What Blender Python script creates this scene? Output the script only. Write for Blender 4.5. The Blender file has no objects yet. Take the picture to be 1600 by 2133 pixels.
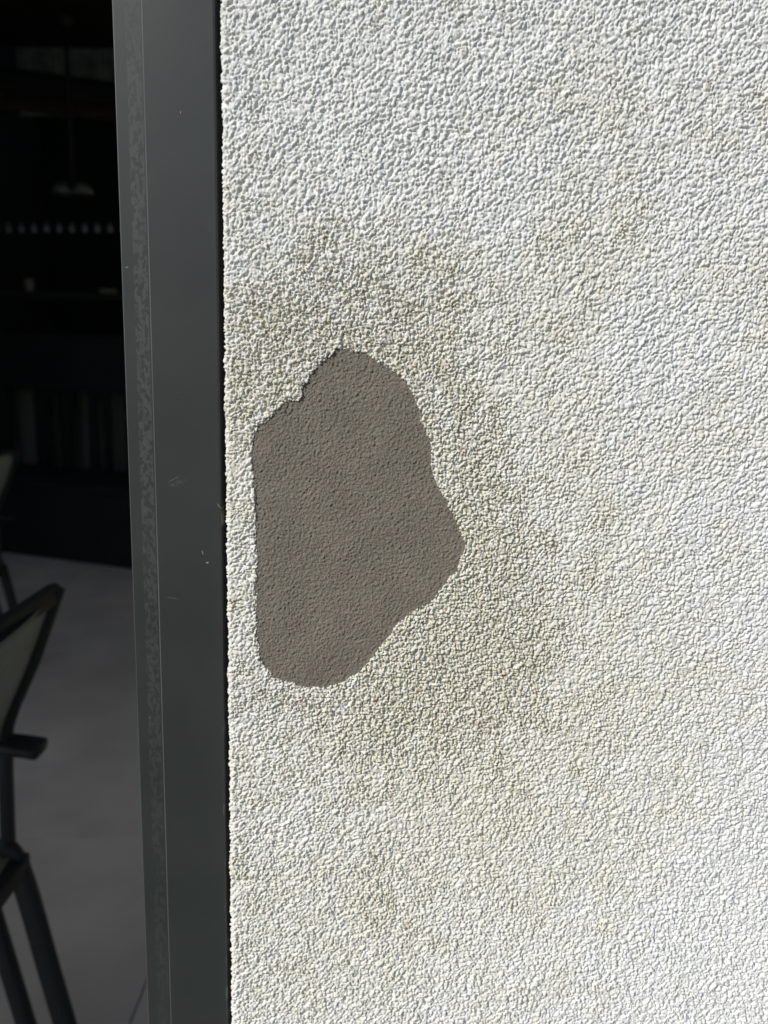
import bpy, math
import numpy as np
from mathutils import Matrix, Vector

# ------------------------------------------------------------------ camera, sky, sun, exposure
scene = bpy.context.scene
FPX, PITCH, ROLL = 1602.0, math.radians(10.75), math.radians(1.56)
CAM = np.array([0.0, -0.42, 1.13])
c_f = np.array([0, math.cos(PITCH), -math.sin(PITCH)])
c_u0 = np.array([0, math.sin(PITCH), math.cos(PITCH)])
c_r0 = np.array([1.0, 0, 0])
c_r = c_r0 * math.cos(ROLL) + c_u0 * math.sin(ROLL)
c_u = c_u0 * math.cos(ROLL) - c_r0 * math.sin(ROLL)

cam_data = bpy.data.cameras.new('camera')
cam = bpy.data.objects.new('camera', cam_data)
scene.collection.objects.link(cam)
cam.matrix_world = Matrix(((c_r[0], c_u[0], -c_f[0], CAM[0]), (c_r[1], c_u[1], -c_f[1], CAM[1]),
                           (c_r[2], c_u[2], -c_f[2], CAM[2]), (0, 0, 0, 1)))
cam_data.sensor_fit = 'VERTICAL'
cam_data.sensor_height = 36.0
cam_data.lens = 36.0 * FPX / 2133.0
cam_data.clip_start, cam_data.clip_end = 0.02, 2000.0
cam_data.dof.use_dof = True
cam_data.dof.focus_distance = 0.431
cam_data.dof.aperture_fstop = 7.5
scene.camera = cam

SUN_TRAVEL = Vector((0.60, 0.56, -0.57)).normalized()
world = bpy.data.worlds.new('World')
scene.world = world
world.use_nodes = True
wn = world.node_tree
wn.nodes.clear()
sky = wn.nodes.new('ShaderNodeTexSky')
sky.sky_type = 'NISHITA'
sky.sun_disc = False
sky.sun_elevation = math.asin(-SUN_TRAVEL.z)
sky.sun_rotation = math.atan2(-SUN_TRAVEL.x, -SUN_TRAVEL.y)
bg = wn.nodes.new('ShaderNodeBackground')
bg.inputs['Strength'].default_value = 0.10
wo = wn.nodes.new('ShaderNodeOutputWorld')
wn.links.new(sky.outputs[0], bg.inputs[0])
wn.links.new(bg.outputs[0], wo.inputs[0])

sun_data = bpy.data.lights.new('sun', 'SUN')
sun_data.energy = 5.0
sun_data.angle = math.radians(0.53)
sun_data.color = (1.0, 0.965, 0.915)
sun = bpy.data.objects.new('sun', sun_data)
sun.rotation_euler = SUN_TRAVEL.to_track_quat('-Z', 'Y').to_euler()
sun.location = (-3, -3, 6)
scene.collection.objects.link(sun)

scene.view_settings.view_transform = 'Standard'
scene.view_settings.look = 'None'
scene.view_settings.gamma = 1.0
scene.view_settings.use_curve_mapping = False
scene.view_settings.exposure = -0.50
scene.render.engine = 'CYCLES'
scene.cycles.use_denoising = True
scene.cycles.denoiser = 'OPENIMAGEDENOISE'
scene.cycles.denoising_input_passes = 'RGB_ALBEDO_NORMAL'
scene.cycles.denoising_prefilter = 'ACCURATE'
scene.cycles.max_bounces = 8

# ------------------------------------------------------------------ helpers
COL = scene.collection
def ray(x, y): return c_f + c_r * (x - 800) / FPX - c_u * (y - 1066.5) / FPX
def on_y(x, y, Y):
    d = ray(x, y); return CAM + d * ((Y - CAM[1]) / d[1])
def on_z(x, y, Z):
    d = ray(x, y); return CAM + d * ((Z - CAM[2]) / d[2])

def tag(o, label=None, cat=None, group=None, kind=None):
    if label: o['label'] = label
    if cat: o['category'] = cat
    if group: o['group'] = group
    if kind: o['kind'] = kind
    return o
def empty(name, loc=(0, 0, 0), rz=0.0):
    o = bpy.data.objects.new(name, None)
    o.location = loc; o.rotation_euler = (0, 0, rz)
    o.empty_display_size = 0.05
    COL.objects.link(o); return o

class MB:
    def __init__(self): self.v, self.f = [], []
    def add(self, vs, fs):
        n = len(self.v)
        self.v += [tuple(float(c) for c in q) for q in vs]
        self.f += [tuple(i + n for i in q) for q in fs]
        return self
    def box(self, lo, hi):
        x0, y0, z0 = lo; x1, y1, z1 = hi
        return self.add([(x0,y0,z0),(x1,y0,z0),(x1,y1,z0),(x0,y1,z0),(x0,y0,z1),(x1,y0,z1),(x1,y1,z1),(x0,y1,z1)],
                        [(0,3,2,1),(4,5,6,7),(0,1,5,4),(1,2,6,5),(2,3,7,6),(3,0,4,7)])
    def sweep(self, pts, ra, rb, side, n=12, power=4.0):
        """closed tube along pts with superellipse section; 'side' is the fixed direction of radius rb"""
        pts = [np.array(q, float) for q in pts]; side = np.array(side, float); side /= np.linalg.norm(side)
        rings = []
        for i, q in enumerate(pts):
            a = pts[max(i-1, 0)]; b = pts[min(i+1, len(pts)-1)]
            t = (b - a) / np.linalg.norm(b - a)
            w = np.cross(t, side); w /= np.linalg.norm(w)
            s2 = np.cross(w, t)
            ring = []
            for k in range(n):
                th = 2*math.pi*(k+0.5)/n; c, s = math.cos(th), math.sin(th)
                m = (abs(c)**power + abs(s)**power) ** (-1/power)
                ring.append(q + w*ra*c*m + s2*rb*s*m)
            rings.append(ring)
        vs = [x for rg in rings for x in rg]; fs = []
        for i in range(len(pts)-1):
            for k in range(n):
                fs.append((i*n+k, i*n+(k+1) % n, (i+1)*n+(k+1) % n, (i+1)*n+k))
        fs.append(tuple(range(n))[::-1]); fs.append(tuple((len(pts)-1)*n+k for k in range(n)))
        return self.add(vs, fs)
    def lathe(self, prof, c, n=20):
        c = np.array(c, float); vs = []; fs = []
        for (r, z) in prof:
            for k in range(n):
                a = 2*math.pi*k/n; vs.append((c[0]+r*math.cos(a), c[1]+r*math.sin(a), c[2]+z))
        m = len(prof)
        for i in range(m-1):
            for k in range(n):
                fs.append((i*n+k, i*n+(k+1) % n, (i+1)*n+(k+1) % n, (i+1)*n+k))
        fs.append(tuple(range(n))[::-1]); fs.append(tuple((m-1)*n+k for k in range(n)))
        return self.add(vs, fs)
    def build(self, name, m, parent=None, bevel=0.0, smooth=False, segs=2):
        me = bpy.data.meshes.new(name); me.from_pydata(self.v, [], self.f); me.update()
        o = bpy.data.objects.new(name, me); COL.objects.link(o)
        me.materials.append(m)
        if parent: o.parent = parent
        if smooth: me.shade_smooth()
        if bevel:
            b = o.modifiers.new('bevel', 'BEVEL'); b.width = bevel; b.segments = segs; b.limit_method = 'ANGLE'
        return o
def smooth_path(ctrl, n=6):
    c = [np.array(q, float) for q in ctrl]; out = []
    c = [2*c[0]-c[1]] + c + [2*c[-1]-c[-2]]
    for i in range(1, len(c)-2):
        for k in range(n):
            t = k/n; a, b, d, e = c[i-1], c[i], c[i+1], c[i+2]
            out.append(0.5*((2*b)+(d-a)*t+(2*a-5*b+4*d-e)*t*t+(3*b-a-3*d+e)*t**3))
    out.append(c[-2]); return out

class NT:
    """tiny node-tree builder"""
    def __init__(self, name):
        self.m = bpy.data.materials.new(name); self.m.use_nodes = True
        self.t = self.m.node_tree; self.t.nodes.clear()
        self.out = self.t.nodes.new('ShaderNodeOutputMaterial')
        self.b = self.n('ShaderNodeBsdfPrincipled')
        self.l(self.b.outputs[0], self.out.inputs[0])
    def n(self, typ, **kw):
        o = self.t.nodes.new(typ)
        for k, v in kw.items(): setattr(o, k, v)
        return o
    def l(self, a, b): self.t.links.new(a, b)
    def put(self, sock, v):
        if isinstance(v, (int, float)): sock.default_value = v
        elif isinstance(v, tuple): sock.default_value = v if len(v) == 4 or sock.type == 'VECTOR' else (*v, 1)
        else: self.l(v, sock)
    def math(self, op, a, b=0.0, c=None, clamp=False):
        o = self.n('ShaderNodeMath', operation=op, use_clamp=clamp)
        self.put(o.inputs[0], a); self.put(o.inputs[1], b)
        if c is not None: self.put(o.inputs[2], c)
        return o.outputs[0]
    def mix(self, f, a, b):
        o = self.n('ShaderNodeMix', data_type='RGBA')
        self.put(o.inputs[0], f); self.put(o.inputs[6], a); self.put(o.inputs[7], b)
        return o.outputs[2]
    def step(self, v, lo, hi, a=0.0, b=1.0):
        o = self.n('ShaderNodeMapRange', interpolation_type='SMOOTHSTEP')
        self.put(o.inputs[0], v); o.inputs[1].default_value = lo; o.inputs[2].default_value = hi
        o.inputs[3].default_value = a; o.inputs[4].default_value = b
        return o.outputs[0]
    def obj(self, scale=(1, 1, 1)):
        tc = self.n('ShaderNodeTexCoord'); mp = self.n('ShaderNodeMapping')
        self.l(tc.outputs['Object'], mp.inputs[0]); mp.inputs['Scale'].default_value = scale
        return mp.outputs[0]
    def noise(self, vec, scale, detail=4.0, rough=0.55):
        o = self.n('ShaderNodeTexNoise'); self.l(vec, o.inputs['Vector'])
        o.inputs['Scale'].default_value = scale; o.inputs['Detail'].default_value = detail
        o.inputs['Roughness'].default_value = rough
        return o.outputs[0]
    def voro(self, vec, scale, feature='F1', out=0):
        o = self.n('ShaderNodeTexVoronoi', feature=feature); self.l(vec, o.inputs['Vector'])
        o.inputs['Scale'].default_value = scale
        return o.outputs[out]
    def bump(self, h, dist, strength=1.0):
        o = self.n('ShaderNodeBump'); self.put(o.inputs['Height'], h)
        o.inputs['Distance'].default_value = dist; self.put(o.inputs['Strength'], strength)
        self.l(o.outputs[0], self.b.inputs['Normal'])
    def set(self, color=None, rough=None, metal=None, spec=None):
        for k, v in (('Base Color', color), ('Roughness', rough), ('Metallic', metal), ('Specular IOR Level', spec)):
            if v is not None: self.put(self.b.inputs[k], v)
        return self.m
def simple(name, color, rough, var=0.25, scale=8.0, metal=0.0, spec=0.5):
    t = NT(name); v = t.obj()
    n = t.noise(v, scale, 5.0)
    k = t.step(n, 0.3, 0.7)
    lo = tuple(c*(1-var) for c in color); hi = tuple(c*(1+var) for c in color)
    r = t.math('MULTIPLY_ADD', n, 0.2, rough-0.1)
    return t.set(t.mix(k, lo, hi), r, metal, spec)

rng = np.random.default_rng(7)

# ------------------------------------------------------------------ materials
def mat_render():
    t = NT('white_render'); v = t.obj()
    a = t.n('ShaderNodeAttribute', attribute_name='dirt').outputs['Fac']
    far = t.n('ShaderNodeAttribute', attribute_name='coarse').outputs['Fac']
    tone = t.noise(v, 55.0, 4.0)
    clean = t.mix(t.step(tone, 0.35, 0.65), (0.745, 0.757, 0.765), (0.785, 0.79, 0.78))
    grime = t.mix(t.step(t.noise(v, 160.0, 3.0), 0.38, 0.62), (0.675, 0.66, 0.575), (0.745, 0.737, 0.67))
    base = t.mix(a, clean, grime)
    # olive-brown specks: dirt and sand laid bare, crowding together where the wall is worst
    w = t.n('ShaderNodeAttribute', attribute_name='wear').outputs['Fac']
    lift = t.math('MULTIPLY_ADD', w, 0.22, -0.20)
    sp = t.step(t.math('ADD', t.noise(v, 640.0, 2.5, 0.6), lift), 0.53, 0.62)
    sp = t.math('MULTIPLY', sp, t.step(w, 0.05, 0.7, 0.0, 0.78))
    base = t.mix(sp, base, t.mix(t.step(t.noise(v, 130.0, 2.0), 0.4, 0.6), (0.36, 0.32, 0.20), (0.32, 0.25, 0.165)))
    # a few green-yellow algae flecks and dark grit
    al = t.math('MULTIPLY', t.step(t.noise(v, 90.0, 3.0), 0.62, 0.72), t.step(t.noise(v, 420.0, 2.0), 0.5, 0.62))
    base = t.mix(t.math('MULTIPLY', al, 0.45), base, (0.46, 0.44, 0.24))
    gv = t.n('ShaderNodeTexVoronoi'); t.l(v, gv.inputs['Vector']); gv.inputs['Scale'].default_value = 140.0
    pick = t.n('ShaderNodeSeparateColor'); t.l(gv.outputs['Color'], pick.inputs[0])
    grit = t.math('MULTIPLY', t.math('GREATER_THAN', pick.outputs[0], 0.975), t.math('LESS_THAN', gv.outputs[0], 0.13))
    base = t.mix(t.math('MULTIPLY', grit, 0.8), base, (0.12, 0.08, 0.06))
    # beyond the modelled relief the grain goes on as bump
    cells = t.math('ADD', t.voro(v, 470.0), t.math('MULTIPLY', t.voro(v, 900.0), 0.4))
    h = t.math('ADD', t.math('MULTIPLY', t.math('SUBTRACT', 1.0, cells), far), t.math('MULTIPLY', t.noise(v, 2600.0, 2.0), 0.10))
    t.bump(h, 0.0013, 0.75)
    return t.set(base, 0.72, 0.0, 0.3)
def mat_base():
    t = NT('grey_base_coat'); v = t.obj()
    c = t.mix(t.step(t.noise(v, 45.0, 5.0), 0.3, 0.7), (0.188, 0.168, 0.139), (0.220, 0.198, 0.165))
    sp = t.step(t.noise(v, 800.0, 2.0), 0.60, 0.68)
    c = t.mix(t.math('MULTIPLY', sp, 0.6), c, (0.30, 0.28, 0.24))
    dk = t.step(t.noise(v, 950.0, 2.0), 0.40, 0.33)
    c = t.mix(t.math('MULTIPLY', dk, 0.4), c, (0.09, 0.08, 0.065))
    t.bump(t.noise(v, 1500.0, 3.0), 0.0009, 0.8)
    return t.set(c, 0.8, 0.0, 0.25)

FX0, FX1, FX2 = -0.1460, -0.1309, -0.0933      # frame: outer edge, step, right end
def mat_frame():
    t = NT('anthracite_powder_coat'); v = t.obj()
    sx = t.n('ShaderNodeSeparateXYZ'); t.l(v, sx.inputs[0]); X, Z = sx.outputs[0], sx.outputs[2]
    c = t.mix(t.step(t.noise(v, 14.0, 4.0), 0.3, 0.7), (0.0245, 0.0300, 0.0300), (0.0300, 0.0355, 0.0355))
    r = t.math('MULTIPLY_ADD', t.noise(v, 30.0, 5.0), 0.14, 0.33)
    # adhesive residue left by a strip of tape along the step
    band = t.math('MULTIPLY', t.step(X, FX1-0.0088, FX1-0.0080), t.step(X, FX1-0.0012, FX1-0.0006, 1.0, 0.0))
    mp = t.obj((1.0, 1.0, 0.6))
    blot = t.step(t.noise(mp, 430.0, 3.0, 0.65), 0.45, 0.53)
    rag = t.step(t.noise(t.obj((3.0, 1, 0.4)), 120.0, 3.0), 0.30, 0.50)
    fade = t.step(Z, 0.75, 1.22, 0.30, 1.0)
    res = t.math('MULTIPLY', t.math('MULTIPLY', band, blot), t.math('MULTIPLY', rag, fade))
    c = t.mix(t.math('MULTIPLY', res, 0.30), c, (0.105, 0.112, 0.118))
    r = t.math('ADD', r, t.math('MULTIPLY', res, 0.25))
    # dust specks and short scratches
    gv = t.n('ShaderNodeTexVoronoi'); t.l(v, gv.inputs['Vector']); gv.inputs['Scale'].default_value = 130.0
    pk = t.n('ShaderNodeSeparateColor'); t.l(gv.outputs['Color'], pk.inputs[0])
    dust = t.math('MULTIPLY', t.math('GREATER_THAN', pk.outputs[0], 0.93), t.math('LESS_THAN', gv.outputs[0], 0.045))
    c = t.mix(t.math('MULTIPLY', dust, 0.22), c, (0.30, 0.31, 0.30))
    def local(px, py, sa, sb, ang):
        q = on_y(px, py, 0.012); ca, sn = math.cos(ang), math.sin(ang)
        dx = t.math('SUBTRACT', X, float(q[0])); dz = t.math('SUBTRACT', Z, float(q[2]))
        a = t.math('DIVIDE', t.math('ADD', t.math('MULTIPLY', dx, ca), t.math('MULTIPLY', dz, sn)), sa)
        b = t.math('DIVIDE', t.math('SUBTRACT', t.math('MULTIPLY', dz, ca), t.math('MULTIPLY', dx, sn)), sb)
        d = t.math('ADD', t.math('MULTIPLY', a, a), t.math('MULTIPLY', b, b))
        return t.step(d, 0.2, 1.0, 1.0, 0.0)
    fine = t.step(t.noise(t.obj((1.0, 1.0, 3.0)), 700.0, 3.0), 0.4, 0.65)
    for (px, py, sa, sb, ang, col, k, tex) in [
            (372, 1006, 0.0065, 0.0016, 0.35, (0.09, 0.092, 0.085), 0.8, True),
            (362, 998, 0.0050, 0.00035, 0.5, (0.10, 0.10, 0.10), 0.8, False),
            (457, 1055, 0.0026, 0.0003, -1.0, (0.22, 0.23, 0.22), 0.9, False),
            (461, 1090, 0.0090, 0.00022, -1.54, (0.16, 0.17, 0.16), 0.9, False),
            (422, 1151, 0.0018, 0.0003, -1.3, (0.25, 0.25, 0.23), 0.9, False),
            (432, 1172, 0.0010, 0.0005, 0.1, (0.35, 0.35, 0.33), 0.9, False),
            (376, 234, 0.0009, 0.0002, 1.5, (0.35, 0.35, 0.35), 0.9, False),
            (262, 556, 0.0010, 0.0004, 0.2, (0.2, 0.2, 0.2), 0.9, False),
            (360, 1246, 0.0050, 0.0003, -0.1, (0.09, 0.092, 0.09), 0.8, False)]:
        m = local(px, py, sa, sb, ang)
        if tex: m = t.math('MULTIPLY', m, fine)
        c = t.mix(t.math('MULTIPLY', m, k), c, col)
    # edge highlight painted into the colour along the two long edges, stronger higher up
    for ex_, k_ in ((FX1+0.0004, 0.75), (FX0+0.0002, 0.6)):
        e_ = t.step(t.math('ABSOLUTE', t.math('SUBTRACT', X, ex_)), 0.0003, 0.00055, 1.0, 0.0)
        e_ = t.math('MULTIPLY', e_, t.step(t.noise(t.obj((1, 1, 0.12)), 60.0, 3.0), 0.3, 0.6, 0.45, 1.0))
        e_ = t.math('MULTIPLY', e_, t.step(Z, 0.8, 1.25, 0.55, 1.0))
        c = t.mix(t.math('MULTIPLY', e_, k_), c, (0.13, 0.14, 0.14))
    # the powder coat is rubbed through here and there along the edge beside the wall
    edge = t.math('MULTIPLY', t.step(X, FX2-0.0012, FX2-0.0006), t.step(t.noise(t.obj((1, 1, 0.5)), 150.0, 2.0), 0.55, 0.68))
    edge = t.math('MULTIPLY', edge, t.step(Z, 1.0, 0.86))
    c = t.mix(t.math('MULTIPLY', edge, 0.5), c, (0.20, 0.22, 0.22))
    t.bump(t.noise(v, 2200.0, 2.0), 0.00012, 0.35)
    return t.set(c, r, 0.0, 0.5)

M = {
    'render': mat_render(), 'base': mat_base(), 'frame': mat_frame(),
    'seal': simple('black_rubber', (0.012, 0.012, 0.012), 0.7),
    'masonry': simple('painted_masonry', (0.72, 0.71, 0.68), 0.8, 0.05),
    'paving': simple('concrete_paving', (0.42, 0.41, 0.38), 0.85, 0.12, 3.0),
    'side_paving': simple('pale_stone_paving', (0.58, 0.56, 0.52), 0.8, 0.1, 3.0),
    'grass': simple('grass', (0.050, 0.060, 0.028), 0.9, 0.4, 5.0),
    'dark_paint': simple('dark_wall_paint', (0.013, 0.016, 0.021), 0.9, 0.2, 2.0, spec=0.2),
    'ceiling': simple('dark_ceiling_boards', (0.022, 0.019, 0.017), 0.9, 0.25, 2.0, spec=0.2),
    'pale_wall': simple('pale_grey_green_plaster', (0.17, 0.18, 0.15), 0.85, 0.12, 2.0),
    'tile': simple('grey_floor_tile', (0.78, 0.715, 0.63), 0.6, 0.10, 3.5, spec=0.3),
    'grout': simple('floor_grout', (0.30, 0.285, 0.26), 0.9),
    'chair': simple('dark_chair_metal', (0.016, 0.020, 0.025), 0.55, 0.15, 20.0),
    'sling': simple('grey_green_sling_fabric', (0.33, 0.37, 0.345), 0.85, 0.06, 60.0),
    'timber': simple('dark_stained_timber', (0.011, 0.012, 0.014), 0.7, 0.3, 6.0),
    'red_timber': simple('red_brown_timber', (0.06, 0.035, 0.03), 0.75, 0.3, 6.0),
    'glass_white': simple('opal_glass', (0.16, 0.16, 0.15), 0.3, 0.03),
    'bulb': simple('clear_bulb_glass', (0.26, 0.27, 0.29), 0.2, 0.05),
    'ceramic': simple('pale_ceramic', (0.25, 0.24, 0.2), 0.4, 0.1),
    'sheet': simple('weathered_ribbed_sheet', (0.30, 0.32, 0.27), 0.7, 0.35, 9.0),
}

# ------------------------------------------------------------------ the rendered wall
XE = -0.0876               # left arris of the wall
RC = 0.0022                # radius of the rounded arris
LARC = RC * math.pi / 2
DX = 0.00040
def grow(start, end, first, n):
    """n coordinates from start (excluded) to end with steps that grow from 'first'"""
    g = np.geomspace(first, max(abs(end-start), first*2), n)
    return start + np.sign(end-start) * g
s_fine = np.arange(-0.0065, 0.346, DX)
z_fine = np.arange(0.702, 1.319, DX)
s_all = np.concatenate([np.array([-0.11, -0.05, -0.025, -0.014, -0.0105]), s_fine, grow(s_fine[-1], 3.2, DX*2, 40)])
z_all = np.concatenate([grow(z_fine[0], 0.0, DX*2, 30)[::-1], z_fine, grow(z_fine[-1], 3.1, DX*2, 30)])
is0, iz0 = 5, 30
NS, NZ = len(s_fine), len(z_fine)
Sg, Zg = np.meshgrid(s_fine*1000, z_fine*1000)       # millimetres, shape (NZ, NS)
Sg = Sg.astype(np.float32); Zg = Zg.astype(np.float32)

def fft_noise(shape, wave, aniso=1.0, ang=0.0, lo=0.0, seed=0, step=DX*1000):
    """gaussian noise with features about 'wave' mm across, stretched by 'aniso' along 'ang'"""
    r = np.random.default_rng(seed)
    n = r.standard_normal(shape).astype(np.float32)
    fy = np.fft.fftfreq(shape[0], step)[:, None]; fx = np.fft.rfftfreq(shape[1], step)[None, :]
    a = fx*math.cos(ang) + fy*math.sin(ang); b = -fx*math.sin(ang) + fy*math.cos(ang)
    k2 = (a*wave*aniso)**2 + (b*wave)**2
    filt = np.exp(-k2*2.2)
    if lo: filt *= 1 - np.exp(-((a*lo)**2 + (b*lo)**2)*2.2)
    out = np.fft.irfft2(np.fft.rfft2(n)*filt, s=shape)
    return ((out - out.mean())/out.std()).astype(np.float32)

def balls(U, V, cell, seed, r0=0.62, r1=0.25, jit=0.8, zj=0.35, deep=0.35):
    """heap of rounded, slightly oval sand grains of unequal size and height (result in units of U)"""
    r = np.random.default_rng(seed); T = 512
    jx = (0.5 + jit*(r.random((T, T))-.5)).astype(np.float32); jy = (0.5 + jit*(r.random((T, T))-.5)).astype(np.float32)
    rr = (r0 + r1*(r.random((T, T))-.5)).astype(np.float32); zz = (zj*(r.random((T, T))-.5)).astype(np.float32)
    el = (r.random((T, T))*math.pi).astype(np.float32); ce, se = np.cos(el), np.sin(el)
    u = U/cell; v = V/cell; iu = np.floor(u).astype(np.int32); iv = np.floor(v).astype(np.int32)
    best = np.full(U.shape, -deep, np.float32)
    for du in (-1, 0, 1):
        for dv in (-1, 0, 1):
            cu = iu+du; cv = iv+dv; A_ = cu % T; B_ = cv % T
            ex = cu + jx[A_, B_] - u; ey = cv + jy[A_, B_] - v
            c, s = ce[A_, B_], se[A_, B_]; R_ = rr[A_, B_]
            d2 = (((ex*c+ey*s)*0.92)**2 + ((-ex*s+ey*c)*1.08)**2)/(R_*R_)
            best = np.maximum(best, np.where(d2 < 1, np.sqrt(np.clip(1-d2, 0, 1))*R_, -deep-.2*(d2-1)) + zz[A_, B_])
    return best*cell
def sstep(x, a, b):
    t = np.clip((x-a)/(b-a), 0, 1); return t*t*(3-2*t)

# grime: soft patches round the damage and down the wall (pixel of the photograph, radius m, weight)
BLOBS = [(600, 690, .026, .45), (745, 670, .024, .6), (540, 770, .022, .35), (660, 760, .025, .5), (520, 880, .016, .4),
         (930, 900, .024, .55), (985, 1010, .030, .65), (1050, 1130, .024, .45), (980, 1180, .025, .6),
         (1020, 1280, .034, .85), (930, 1350, .030, .8), (850, 1420, .025, .7), (1040, 1400, .030, .6), (740, 1480, .028, .6),
         (600, 1480, .026, .5), (520, 1450, .02, .4), (900, 1480, .03, .5),
         (505, 1780, .016, .6), (500, 1960, .022, .45), (690, 1950, .040, .35), (850, 1870, .035, .3), (880, 640, .026, .40),
         (700, 580, .030, .40), (540, 590, .022, .35), (1000, 650, .025, .25), (1370, 1540, .020, .40), (1270, 1520, .015, .35),
         (1250, 280, .022, .35), (1270, 1930, .035, .25), (1130, 1560, .035, .3), (505, 1130, .012, .3), (1320, 1180, .03, .15),
         (900, 760, .022, .45), (700, 1650, .04, .2), (560, 1250, .045, .25), (860, 1000, .05, .25)]
def dirt_of(x, z):
    d = np.full(x.shape, 0.10, np.float32)
    for (px, py, rad, w) in BLOBS:
        c = on_y(px, py, 0.0)
        d += (0.66*w*np.exp(-((x-c[0])**2 + (z-c[2])**2)/(2.0*rad*rad))).astype(np.float32)
    return d
Xw = (XE + RC + s_fine)[None, :]*np.ones((NZ, 1)); Zw = z_fine[:, None]*np.ones((1, NS))
big = fft_noise((NZ, NS), 45, seed=1); mid = fft_noise((NZ, NS), 14, seed=2); small = fft_noise((NZ, NS), 5, seed=3)
HAZE = [(520, 2010, .07, .35), (820, 2060, .07, .25), (1150, 1750, .07, .2), (760, 1150, .16, .60), (640, 640, .07, .35), (1050, 1350, .09, .40), (560, 1880, .08, .40), (950, 1750, .10, .30), (1250, 300, .05, .35),
        (1330, 1560, .06, .35), (1270, 1930, .05, .25), (1020, 620, .06, .25), (1500, 900, .10, .12), (650, 1500, .06, .30), (560, 950, .04, .2)]
CLEAN = [(700, 230, .05, .25), (1030, 360, .05, .25), (1560, 2000, .06, .5), (1500, 60, .05, .3), (620, 1690, .02, .25), (1560, 700, .06, .15), (1400, 1300, .05, .15)]
def spots(x, z, items, k=1.0):
    d = np.zeros(x.shape, np.float32)
    for (px, py, rad, w) in items:
        c = on_y(px, py, 0.0)
        d += (k*w*np.exp(-((x-c[0])**2 + (z-c[2])**2)/(rad*rad))).astype(np.float32)
    return d
dirt = 0.10 + 0.92*spots(Xw, Zw, HAZE) - spots(Xw, Zw, CLEAN) + 0.11*big + 0.10*mid + 0.07*small
dirt = np.clip(dirt, 0, 1).astype(np.float32)
wear = np.clip(dirt_of(Xw, Zw) + 0.05*big + 0.10*mid + 0.12*small, 0, 1).astype(np.float32)
rough = sstep(wear, 0.10, 0.9).astype(np.float32)        # the worn zone is also more rugged

wx = 0.5*fft_noise((NZ, NS), 6, seed=4)
wy = 0.5*fft_noise((NZ, NS), 6, seed=6)
A = math.radians(52)
U = Sg + 500 + wx; V = Zg + wy
Ua = (U*math.cos(A) + V*math.sin(A))/1.05; Va = -U*math.sin(A) + V*math.cos(A) + 900
g_main = balls(Ua, Va, 1.85, 11, 0.57, 0.2, 0.75, 0.7, 0.35) + 0.40*balls(U, V, 1.05, 12, 0.5, 0.2, 0.8, 0.5, 0.5)
g_grain = balls(U, V, 1.65, 13, 0.55, 0.2, 0.75, 0.7, 0.5) + 0.42*balls(U+29, V+53, 1.0, 14, 0.5, 0.2, 0.8, 0.5, 0.5)
lower = sstep(Zw, 1.05, 0.72).astype(np.float32)      # the coat was thrown on a little coarser lower down
worn = sstep(rough + 0.26*fft_noise((NZ, NS), 4, seed=27), 0.20, 0.60)
leather = fft_noise((NZ, NS), 1.9, 1.35, A, lo=9, seed=15)
swell = 0.5 + 0.5*np.tanh(1.2*fft_noise((NZ, NS), 12, seed=26))        # patches float-rubbed smoother than others
H = (1-worn)*((0.58 + 0.18*swell)*g_main + 0.05*leather) + worn*(0.78 + 0.20*rough)*g_grain
H *= 1 + 0.38*lower
H += 0.09*fft_noise((NZ, NS), 6, seed=16) + 0.12*fft_noise((NZ, NS), 22, seed=17) + 0.06*fft_noise((NZ, NS), 0.9, seed=18)
# scattered pits
pit = fft_noise((NZ, NS), 2.6, lo=8, seed=19)
H -= 0.5*sstep(pit, 2.3, 3.4)*(0.5+rough)
H -= H.mean()

# the hole in the coat
HOLE = np.array([(600,225),(640,218),(690,235),(740,238),(775,255),(810,290),(850,305),(900,340),(950,380),(985,430),(1010,470),
 (1030,530),(1035,590),(1060,650),(1085,690),(1095,760),(1095,830),(1110,890),(1140,950),(1170,1000),(1185,1050),(1215,1095),
 (1240,1160),(1265,1210),(1268,1260),(1245,1320),(1230,1370),(1190,1405),(1160,1450),(1130,1490),(1090,1540),(1040,1560),
 (990,1590),(950,1620),(900,1670),(870,1720),(810,1790),(790,1820),(740,1880),(700,1910),(640,1950),(590,1965),(545,1982),
 (480,1978),(420,1975),(370,1955),(310,1945),(275,1925),(250,1890),(215,1855),(205,1800),(195,1740),(190,1690),(185,1600),
 (190,1500),(185,1430),(195,1350),(190,1270),(185,1180),(185,1090),(178,1000),(172,900),(165,800),(165,720),(180,650),
 (200,615),(250,590),(290,545),(315,506),(370,486),(414,492),(427,456),(434,410),(462,362),(506,309),(550,270),(585,250)], float)
HOLE = HOLE/2.5 + np.array([460, 640])
hp = np.array([on_y(x, y, 0.0)[[0, 2]] for x, y in HOLE])*1000
def poly_sdf(px, pz, poly):
    d2 = np.full(px.shape, 1e12); inside = np.zeros(px.shape, bool)
    for i in range(len(poly)):
        a = poly[i]; b = poly[(i+1) % len(poly)]; e = b-a
        wx_, wz_ = px-a[0], pz-a[1]
        t = np.clip((wx_*e[0]+wz_*e[1])/(e@e), 0, 1)
        d2 = np.minimum(d2, (wx_-e[0]*t)**2 + (wz_-e[1]*t)**2)
        c = (a[1] <= pz) != (b[1] <= pz)
        if e[1] != 0: inside ^= c & (px < a[0] + (pz-a[1])/e[1]*e[0])
    return np.where(inside, -1, 1)*np.sqrt(d2)
sdf = np.full((NZ, NS), 99.0, np.float32)
xm, zm = Xw[0]*1000, z_fine*1000
ja, jb = np.searchsorted(xm, [hp[:, 0].min()-8, hp[:, 0].max()+8]); ia, ib = np.searchsorted(zm, [hp[:, 1].min()-8, hp[:, 1].max()+8])
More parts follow.
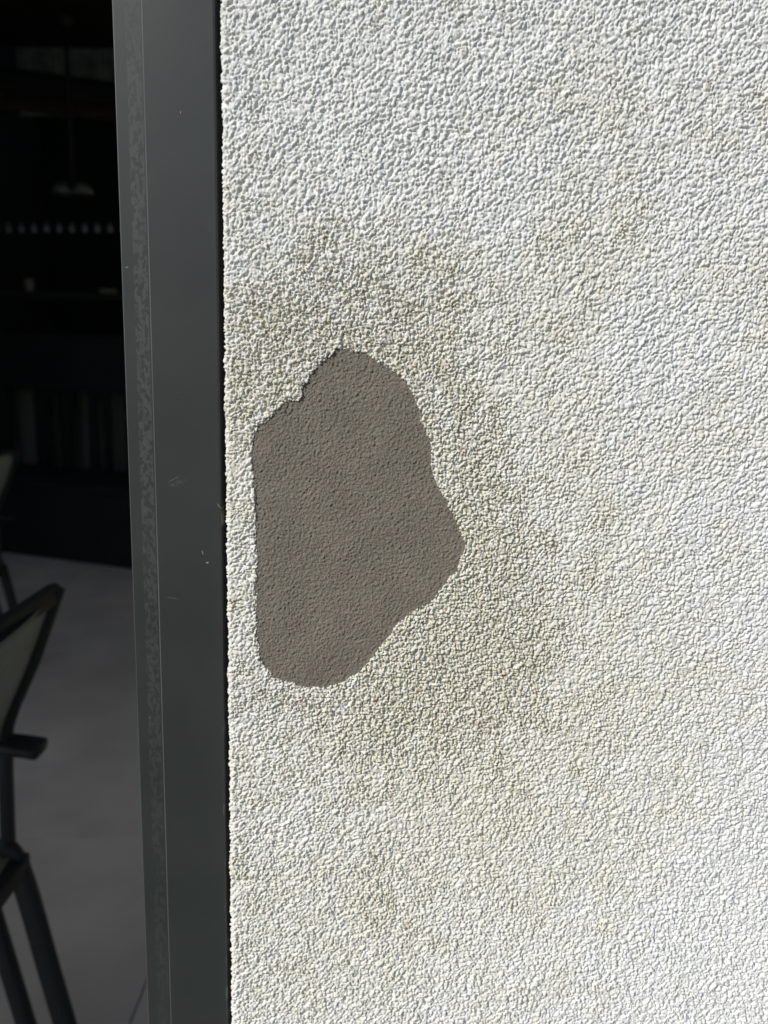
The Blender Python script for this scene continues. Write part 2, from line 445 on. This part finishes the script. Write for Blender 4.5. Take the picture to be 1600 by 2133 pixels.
sdf[ia:ib, ja:jb] = poly_sdf(Xw[ia:ib, ja:jb]*1000, Zw[ia:ib, ja:jb]*1000, hp)
sdf += 0.15*fft_noise((NZ, NS), 3.0, seed=21) + 0.26*fft_noise((NZ, NS), 1.3, seed=22) + 0.42*(0.30-g_grain)
H -= 0.10*np.exp(-np.clip(sdf, 0, 20)**2/3.0)
drop = sstep(-sdf, -0.05, 0.45)
H = H*(1-drop) + drop*(-3.6)
Hm = (H/1000).astype(np.float32)

def full_index(n_all, i0, n):
    k = np.arange(n_all) - i0
    k = np.where(k < 0, -k, k); k = np.where(k > n-1, 2*(n-1)-k, k)
    return np.clip(k, 0, n-1)
js = full_index(len(s_all), is0, NS); iz = full_index(len(z_all), iz0, NZ)
coarse_s = np.ones(len(s_all), np.float32); coarse_s[is0:is0+NS] = 0
coarse_z = np.ones(len(z_all), np.float32); coarse_z[iz0:iz0+NZ] = 0
coarse = np.maximum(coarse_s[None, :], coarse_z[:, None])
Hfull = Hm[np.ix_(iz, js)]*(1-coarse)
Dfull = dirt[np.ix_(iz, js)]*(1-coarse) + 0.22*coarse
Xa = (XE + RC + s_all)[None, :]*np.ones((len(z_all), 1)); Za = z_all[:, None]*np.ones((1, len(s_all)))
Dfull = np.where(coarse > 0, np.clip(0.10 + 0.92*spots(Xa, Za, HAZE) - spots(Xa, Za, CLEAN), 0, 1), Dfull)
Wfull = wear[np.ix_(iz, js)]*(1-coarse) + 0.05*coarse
Sf = s_all[None, :]*np.ones((len(z_all), 1))
ang = np.clip(-Sf/RC, 0, math.pi/2)
nx, ny = -np.sin(ang), -np.cos(ang)
PX = XE + RC + np.where(Sf > 0, Sf, -RC*np.sin(ang)); PY = RC - RC*np.cos(ang) + np.clip(-Sf-LARC, 0, None)
PX = PX + nx*Hfull; PY = PY + ny*Hfull
PZ = z_all[:, None]*np.ones((1, len(s_all)))

def grid_mesh(name, PX, PY, PZ, mat, keep=None, attrs=None, parent=None, flip=False):
    nz, ns = PX.shape
    co = np.stack([PX, PY, PZ], -1).reshape(-1, 3).astype(np.float32)
    idx = np.arange(nz*ns, dtype=np.int32).reshape(nz, ns)
    q = np.stack([idx[:-1, :-1], idx[:-1, 1:], idx[1:, 1:], idx[1:, :-1]], -1).reshape(-1, 4)
    if keep is not None: q = q[keep.reshape(-1)]
    if flip: q = q[:, ::-1]
    used = np.zeros(nz*ns, bool); used[q.reshape(-1)] = True
    remap = np.cumsum(used)-1
    co = co[used]; q = remap[q].astype(np.int32)
    me = bpy.data.meshes.new(name)
    me.vertices.add(len(co)); me.vertices.foreach_set('co', co.reshape(-1))
    me.loops.add(q.size); me.loops.foreach_set('vertex_index', q.reshape(-1))
    me.polygons.add(len(q))
    me.polygons.foreach_set('loop_start', np.arange(0, q.size, 4, dtype=np.int32))
    me.update(calc_edges=True)
    for k, a in (attrs or {}).items():
        at = me.attributes.new(k, 'FLOAT', 'POINT')
        at.data.foreach_set('value', np.ascontiguousarray(a.reshape(-1)[used], dtype=np.float32))
    me.materials.append(mat); me.shade_smooth()
    o = bpy.data.objects.new(name, me); COL.objects.link(o)
    if parent: o.parent = parent
    return o

dropf = np.zeros((len(z_all), len(s_all)), bool)
dropf[iz0:iz0+NZ, is0:is0+NS] = drop > 0.999
keep = ~(dropf[:-1, :-1] & dropf[1:, :-1] & dropf[:-1, 1:] & dropf[1:, 1:])
wall = empty('rendered_wall', (0, 0, 0))
tag(wall, 'white textured render wall with grime and a grey patch where its coat broke away', 'wall')
o = grid_mesh('render_coat', PX, PY, PZ, M['render'], keep, {'dirt': Dfull, 'wear': Wfull, 'coarse': coarse}, wall)
o['label'] = 'rough white textured render coat, grimy brown around the hole'

# base coat exposed inside the hole, with its own finer relief
STEP = 0.42
bx = np.arange(hp[:, 0].min()-5, hp[:, 0].max()+5, STEP); bz = np.arange(hp[:, 1].min()-5, hp[:, 1].max()+5, STEP)
BX, BZ = np.meshgrid(bx, bz)
sh = BX.shape
f = lambda w, s, an=1.0, a=0.0, lo=0.0: fft_noise(sh, w, an, a, lo, s, STEP)
Hb = 0.06*f(1.4, 31, 1.4, math.radians(35), 6) + 0.16*f(0.9, 35, lo=4) + 0.03*f(6, 32) + 0.12*f(26, 33)
peb = f(1.15, 34, lo=5); Hb += 0.45*sstep(peb, 1.4, 2.8) - 0.22*sstep(-peb, 2.2, 3.2)
kb = poly_sdf(BX, BZ, hp) < 1.6
o = grid_mesh('base_coat', BX/1000, 0.00060 - Hb/1000, BZ/1000, M['base'], kb[:-1, :-1] & kb[1:, 1:], None, wall)
o['label'] = 'bare grey mortar base coat showing through the hole'
MB().box((XE+0.004, 0.0045, 0.0), (3.1, 0.19, 3.1)).build('masonry', M['masonry'], wall)

# ------------------------------------------------------------------ setting: ground, room behind the door opening
LX, LINTEL = -2.75, 2.25
tag(MB().box((-300, -600, -0.14), (300, 300, -0.10)).build('ground', M['grass']), kind='structure')
tag(MB().box((-1.199, -0.45, -0.096), (6, -0.002, -0.01)).build('path', M['paving'], bevel=0.004), kind='structure')
tag(MB().box((-7, -3.4, -0.096), (-1.2, -0.002, -0.011)).build('terrace_paving', M['side_paving'], bevel=0.004), kind='structure')
cn = empty('added_shade_canopy', (-5.0, -2.3, -0.01))  # unseen canopy, added to keep sun off the room and bounce light in
tag(cn, 'flat white canopy on slim posts, added out of view to shade the room', 'canopy')
MB().box((0.0, 0.0, 2.44), (2.90, 2.29, 2.52)).build('roof', M['masonry'], cn, bevel=0.004)
for px_ in (0.1, 2.7):
    MB().box((px_, 0.06, 0.0), (px_+0.07, 0.13, 2.439)).build('post', M['frame'], cn, bevel=0.003)
tag(MB().box((-5.2, 0.0, -0.09), (LX-0.056, 0.19, 3.1)).build('wall_beyond_opening', M['masonry']), 'white wall on the far side of the door opening', 'wall')
tag(MB().box((LX-0.055, 0.0, LINTEL+0.06), (XE-0.001, 0.19, 3.1)).build('lintel_wall', M['masonry']), 'white wall above the door opening', 'wall')
tag(MB().box((-9, 0.192, -0.096), (-2.985, 3.0, -0.012)).build('side_paving', M['side_paving']), kind='structure')
fl = MB().box((-2.98, 0.002, -0.09), (3.2, 6.3, -0.006)).build('floor', M['grout']); tag(fl, kind='structure')
jx = float(on_z(285, 2096, 0.0)[0])
TW, TH, G = 1.2, 1.2, 0.003
tile_me = None
for i in range(-2, 3):
    for j in range(0, 6):
        if tile_me is None:
            t0 = MB().box((G/2, G/2, -0.0055), (TW-G/2, TH-G/2, 0.0)).build('tile', M['tile'], fl, bevel=0.0015); tile_me = t0.data; t = t0
        else:
            t = t0.copy(); COL.objects.link(t)
        t.location = (jx + i*TW, 0.04 + j*TH, 0.0)
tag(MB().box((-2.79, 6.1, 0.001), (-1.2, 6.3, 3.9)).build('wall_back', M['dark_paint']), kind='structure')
tag(MB().box((-2.98, 1.2, -0.05), (-2.80, 2.5, 3.1)).build('wall_side_left', M['masonry']), kind='structure')
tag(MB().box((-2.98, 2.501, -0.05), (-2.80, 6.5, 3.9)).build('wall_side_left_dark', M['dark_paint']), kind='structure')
tag(MB().box((-1.199, 6.1, 0.001), (3.2, 6.3, 3.1)).build('wall_back_right', M['masonry']), kind='structure')
tag(MB().box((3.201, 0.0, -0.05), (3.4, 6.5, 3.1)).build('wall_side_right', M['masonry']), kind='structure')
ce = MB().box((-5.2, 0.0, 3.101), (3.2, 0.2, 3.25)).box((-5.2, 0.2005, 3.101), (-2.8, 2.6, 3.25)).box((-0.25, 0.2005, 3.101), (3.2, 2.6, 3.25))
ce = tag(ce.box((-1.0, 2.6005, 3.101), (3.2, 6.3, 3.25)).build('ceiling', M['masonry']), kind='structure')
for yr in (0.75, 1.65):            # open roof light with rafters
    MB().box((-2.799, yr, 3.12), (-0.251, yr+0.06, 3.24)).build('rafter', M['masonry'], ce, bevel=0.004)
tag(MB().box((-2.79, 2.6005, 3.27), (-1.002, 5.50, 3.9)).build('ceiling_dropped', M['ceiling']), kind='structure')

# ------------------------------------------------------------------ door frame
FY = 0.012
df = empty('door_frame', (0, 0, 0))
tag(df, 'dark grey powder-coated metal door frame beside the rendered wall', 'door frame')
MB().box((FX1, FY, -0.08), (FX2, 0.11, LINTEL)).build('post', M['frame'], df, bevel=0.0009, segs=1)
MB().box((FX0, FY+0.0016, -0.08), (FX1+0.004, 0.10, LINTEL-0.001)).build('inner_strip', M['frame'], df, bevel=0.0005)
MB().box((FX2-0.001, FY+0.010, -0.08), (XE+0.0005, 0.10, LINTEL)).build('rubber_seal', M['seal'], df)
MB().box((LX, FY, LINTEL+0.0005), (XE-0.002, 0.11, LINTEL+0.058)).build('head', M['frame'], df, bevel=0.0006)
MB().box((LX-0.055, FY, -0.08), (LX, 0.11, LINTEL+0.058)).build('far_post', M['frame'], df, bevel=0.0006)
MB().box((LX+0.001, 0.03, -0.0045), (FX0-0.001, 0.10, 0.012)).build('threshold', M['frame'], df, bevel=0.002)

# ------------------------------------------------------------------ sling chairs
def make_chair(name):
    """faces -x; origin on the floor under the far rear corner; y runs from -W (near side) to 0 (far side)"""
    W = 0.50
    root = empty(name)
    def P(px, py): q = on_y(px, py, 0.62); return np.array([q[0], 0, q[2]])
    o0 = np.array([P(25, 1790)[0], 0, 0])
    top = P(121, 1226)-o0; a1 = P(70, 1375)-o0; a2 = P(22, 1490)-o0; b1 = P(12, 1560)-o0; seat = P(18, 1775)-o0
    hip = P(42, 1815)-o0; foot = hip + (P(132, 2133)-P(38, 1815))*(hip[2]/(P(38, 1815)-P(132, 2133))[2]); foot[2] = 0.0
    m = M['chair']; Y = np.array([0, 1.0, 0]); 
    for k, y in enumerate((0.0, -W)):
        sh = np.array([0, y, 0])
        MB().sweep([p+sh for p in smooth_path([top, a1, a2, b1, seat])], 0.009, 0.010, Y).build('back_stile', m, root, smooth=True)
        MB().sweep([p+sh for p in smooth_path([hip + [-0.03, 0, 0.05], hip, 0.5*(hip+foot), foot])], 0.016, 0.011, Y).build('leg', m, root, smooth=True)
        MB().sweep([p+sh+[-0.062, 0, 0] for p in smooth_path([hip, 0.5*(hip+foot), foot])], 0.013, 0.011, Y).build('brace', m, root, smooth=True)
        fr = hip + np.array([-0.47, 0, 0.03])
        MB().sweep([p+sh for p in smooth_path([fr, fr + [-0.03, 0, -0.2], np.array([fr[0]-0.06, 0, 0.0])])], 0.016, 0.011, Y).build('leg', m, root, smooth=True)
        MB().sweep([hip+sh+[0.01, 0, 0.012], fr+sh+[-0.01, 0, 0.012]], 0.016, 0.012, Y).build('seat_rail', m, root, smooth=True)
        arm = P(86, 1560)-o0
        MB().sweep([p+sh for p in smooth_path([arm, arm+[-0.05, 0, 0.006], arm+[-0.3, 0, 0.03], arm+[-0.5, 0, 0.02]])], 0.010, 0.022, Y).build('armrest', m, root, smooth=True)
        MB().sweep([arm+sh+[-0.46, 0, 0.012], fr+sh+[0, 0, 0.0]], 0.013, 0.011, Y).build('arm_post', m, root, smooth=True)
    MB().sweep([top+[-0.008, 0.006, -0.008], top+[-0.008, -W-0.006, -0.008]], 0.010, 0.014, (0, 0, 1)).build('top_rail', m, root, smooth=True)
    MB().sweep([hip+[0.0, 0, 0.012], hip+[0.0, -W, 0.012]], 0.014, 0.014, (0, 0, 1)).build('cross_rail', m, root, smooth=True)
    MB().sweep([hip+[-0.47, 0, 0.042], hip+[-0.47, -W, 0.042]], 0.014, 0.014, (0, 0, 1)).build('cross_rail', m, root, smooth=True)
    def sheet(path, name, mat, sag):
        path = smooth_path(path, 5); n = len(path); mb = MB(); ny = 9; vs = []
        for th in (0.0, 0.003):
            for p in path:
                for k in range(ny):
                    t = k/(ny-1); vs.append((p[0]+sag[0]*math.sin(math.pi*t)+th, -0.012-(W-0.024)*t, p[2]+sag[1]*math.sin(math.pi*t)+th))
        fs = []; L = n*ny
        for i in range(n-1):
            for k in range(ny-1):
                a = i*ny+k; fs.append((a, a+1, a+ny+1, a+ny)); fs.append((L+a, L+a+ny, L+a+ny+1, L+a+1))
        rim = [i*ny for i in range(n)] + [(n-1)*ny+k for k in range(1, ny)] + [i*ny+ny-1 for i in range(n-2, -1, -1)] + [k for k in range(ny-2, 0, -1)]
        for i in range(len(rim)):
            a, b = rim[i], rim[(i+1) % len(rim)]; fs.append((a, b, L+b, L+a))
        mb.add(vs, fs).build(name, mat, root, smooth=True)
    sheet([top+[-0.006, 0, -0.010], a1+[-0.004, 0, 0], a2+[-0.004, 0, 0], b1+[-0.004, 0, 0.02]], 'back_sling', M['sling'], (0.02, 0))
    sheet([hip+[-0.01, 0, 0.028], hip+[-0.24, 0, 0.034], hip+[-0.46, 0, 0.058]], 'seat_sling', M['sling'], (0, -0.02))
    root.location = (o0[0], 0.62, 0)
    return root
chair = make_chair('sling_chair')
tag(chair, 'dark metal sling chair with pale grey back, nearest the door opening', 'chair', 'dark sling chairs on the tiled floor')
def copy_thing(root, loc, rz, label):
    c = root.copy(); COL.objects.link(c); c.location = loc; c.rotation_euler = (0, 0, rz); c['label'] = label
    for ch in [x for x in root.children]:
        d = ch.copy(); COL.objects.link(d); d.parent = c
    return c
q = on_y(38, 945, 2.25)
copy_thing(chair, (float(q[0])-0.09, 2.25, 0), 0.0, 'dark sling chair standing further back, behind the nearest chair')

# ------------------------------------------------------------------ dim back of the room
BY = 4.3
def B(px, py, Y=BY): return on_y(px, py, Y)
# built-in bench along the back
bn = empty('slatted_bench', (0, 0, 0))
tag(bn, 'dark timber bench with a wide-slatted backrest across the back of the dim room', 'bench')
pA = on_z(0, 1150, 0.0); pB = on_z(275, 1186, 0.0)
d = (pB-pA)/np.linalg.norm(pB-pA); nrm = np.array([-d[1], d[0], 0.0])
def plank(mb, a0, a1, n0, n1, z0, z1, taper=0.0):
    vs = []
    for z, tp in ((z0, 0.0), (z1, taper)):
        for a, n in ((a0+tp, n0), (a1-tp, n0), (a1-tp, n1), (a0+tp, n1)):
            p = pA + d*a + nrm*n; vs.append((p[0], p[1], z))
    return mb.add(vs, [(0,3,2,1),(4,5,6,7),(0,1,5,4),(1,2,6,5),(2,3,7,6),(3,0,4,7)])
plank(MB(), -1.2, 2.6, 0.0, 0.5, 0.002, 0.40).build('base', M['timber'], bn, bevel=0.004)
plank(MB(), -1.2, 2.6, -0.02, 0.5, 0.402, 0.45).build('seat', M['timber'], bn, bevel=0.006)
def along(px, py, n):
    # distance along the bench of the picture column px at depth offset n
    P0 = pA + nrm*n; D = ray(px, py)
    m_ = np.array([[d[0], -D[0]], [d[1], -D[1]]]); s = np.linalg.solve(m_, (CAM-P0)[:2]); p = CAM + D*s[1]
    return s[0], p[2]
zt = along(120, 815, 0.47)[1]
for (x0, x1, tp) in [(-60, 22, 0), (76, 100, 0), (128, 147, -0.02), (186, 204, 0), (219, 231, 0), (263, 300, 0), (330, 360, 0), (390, 420, 0)]:
    plank(MB(), along(x0, 880, 0.47)[0], along(x1, 880, 0.47)[0], 0.455, 0.485, 0.451, zt, tp).build('slat', M['timber'], bn, bevel=0.003)
plank(MB(), -1.2, 2.6, 0.44, 0.49, zt+0.001, zt+0.34).build('back_board', M['timber'], bn, bevel=0.004)
pw = MB(); plank(pw, -1.4, 2.9, 0.62, 0.66, 0.002, zt+0.06)
tag(pw.build('pale_partition', M['pale_wall']), 'low pale plaster partition seen between the slats of the bench', 'partition')

# ribbed sheet and sloping beam under the ceiling at the back
sheet_root = empty('ribbed_sheet'); tag(sheet_root, 'weathered pale ribbed sheet strip under the dark ceiling', 'ribbed sheet')
z1 = B(120, 92, 5.8)[2]; xl = B(-60, 92, 5.8)[0]; xr = B(330, 92, 5.8)[0]
mb = MB(); NR = 30
for k in range(NR):
    a = xl + (xr-xl)*k/NR; w = (xr-xl)/NR
    mb.add([(a, 5.8, z1-0.5), (a+w*.5, 5.77, z1-0.5), (a+w, 5.8, z1-0.5), (a, 5.8, z1), (a+w*.5, 5.77, z1), (a+w, 5.8, z1)], [(0, 1, 4, 3), (1, 2, 5, 4)])
mb.build('panel', M['sheet'], sheet_root)
def bar(p, q, half_h, half_d, name, mat, parent=None):
    return MB().sweep([p, q], half_d, half_h, (0, 0, 1), n=8, power=8).build(name, mat, parent)
def slope_beam(y0, y1, Y, hh, name, mat, label):
    a = B(-300, y0 - (y1-y0)*300/235., Y); b = B(500, y0 + (y1-y0)*500/235., Y)
    o = bar((a[0], Y, a[2]-hh), (b[0], Y, b[2]-hh), hh, 0.04, name, mat)
    tag(o, label, 'beam')
slope_beam(139, 172, 5.2, 0.075, 'sloping_beam', M['timber'], 'dark sloping roof beam along the lower edge of the ribbed sheet')
slope_beam(182, 205, 5.4, 0.07, 'sloping_beam', M['red_timber'], 'red-brown beam just below the dark sloping beam')

# pendant lamp
q0 = B(146, 268, 4.6); q1 = B(146, 396, 4.6)
pl = empty('pendant_lamp', tuple(q0)); tag(pl, 'pendant lamp with a thin rod and pale glass shades in the dim room', 'lamp')
dz = q1[2]-q0[2]
MB().lathe([(0.012, dz), (0.012, 3.1-q0[2])], (0, 0, 0), 10).build('rod', M['timber'], pl, smooth=True)
MB().lathe([(0.02, 3.09-q0[2]-0.03), (0.05, 3.1-q0[2]-0.001)], (0, 0, 0), 16).build('ceiling_rose', M['timber'], pl)
for sx_, s in ((-0.062, 1.0), (0.062, 1.1)):
    MB().lathe([(0.012*s, 0.045), (0.035*s, 0.03), (0.055*s, 0.0), (0.058*s, -0.02), (0.052*s, -0.022)], (sx_, 0, dz), 18).build('shade', M['glass_white'], pl, smooth=True)
    MB().sweep([(0, 0, dz+0.06), (sx_*0.6, 0, dz+0.06), (sx_, 0, dz+0.044)], 0.006, 0.006, (0, 1, 0), n=8).build('arm', M['timber'], pl, smooth=True)

# string of bulbs
sl = empty('string_of_bulbs', tuple(B(120, 470, 4.8))); tag(sl, 'row of small unlit bulbs strung across the back of the dim room', 'string lights')
c0 = B(120, 470, 4.8)
pts = [B(x, 468 + 4*math.sin((x+30)/300*math.pi), 4.8)-c0 for x in range(-60, 420, 20)]
MB().sweep(pts, 0.005, 0.005, (0, 1, 0), n=6).build('cable', M['seal'], sl, smooth=True)
bulb0 = None
for k in range(-1, 13):
    p = B(18 + 26.4*k, 474, 4.8)-c0
    if bulb0 is None:
        bulb0 = MB().lathe([(0.006, 0.03), (0.008, 0.012), (0.018, -0.004), (0.020, -0.016), (0.012, -0.03), (0.002, -0.034)], (0, 0, 0), 12).build('bulb', M['bulb'], sl, smooth=True); b_ = bulb0
    else:
        b_ = bulb0.copy(); COL.objects.link(b_)
    b_.location = tuple(p)

# wall shelf with pots
SY = 5.0
zs = B(140, 612, SY)[2]; xa, xb = B(-40, 612, SY)[0], B(330, 612, SY)[0]
sf = MB().box((xa, SY-0.12, zs-0.04), (xb, SY+0.14, zs)).build('shelf_board', M['timber'], bevel=0.004)
tag(sf, 'long dark timber shelf below the row of bulbs', 'shelf')
for (px, r_, h_, lab) in [(62, 0.030, 0.09, 'small pale pot on the dark shelf, well away from the door frame'),
                          (226, 0.065, 0.035, 'low pale dish on the dark shelf, close beside the door frame')]:
    q = B(px, 606, SY)
    o = MB().lathe([(r_*0.7, 0.0), (r_*0.95, h_*0.35), (r_, h_*0.8), (r_*0.9, h_), (r_*0.82, h_), (r_*0.8, h_*0.85)], (0, 0, 0), 20).build('pot' if h_ > 0.05 else 'dish', M['ceramic'], None, smooth=True)
    o.location = (q[0], SY, zs+0.001); tag(o, lab, 'pot' if h_ > 0.05 else 'dish')
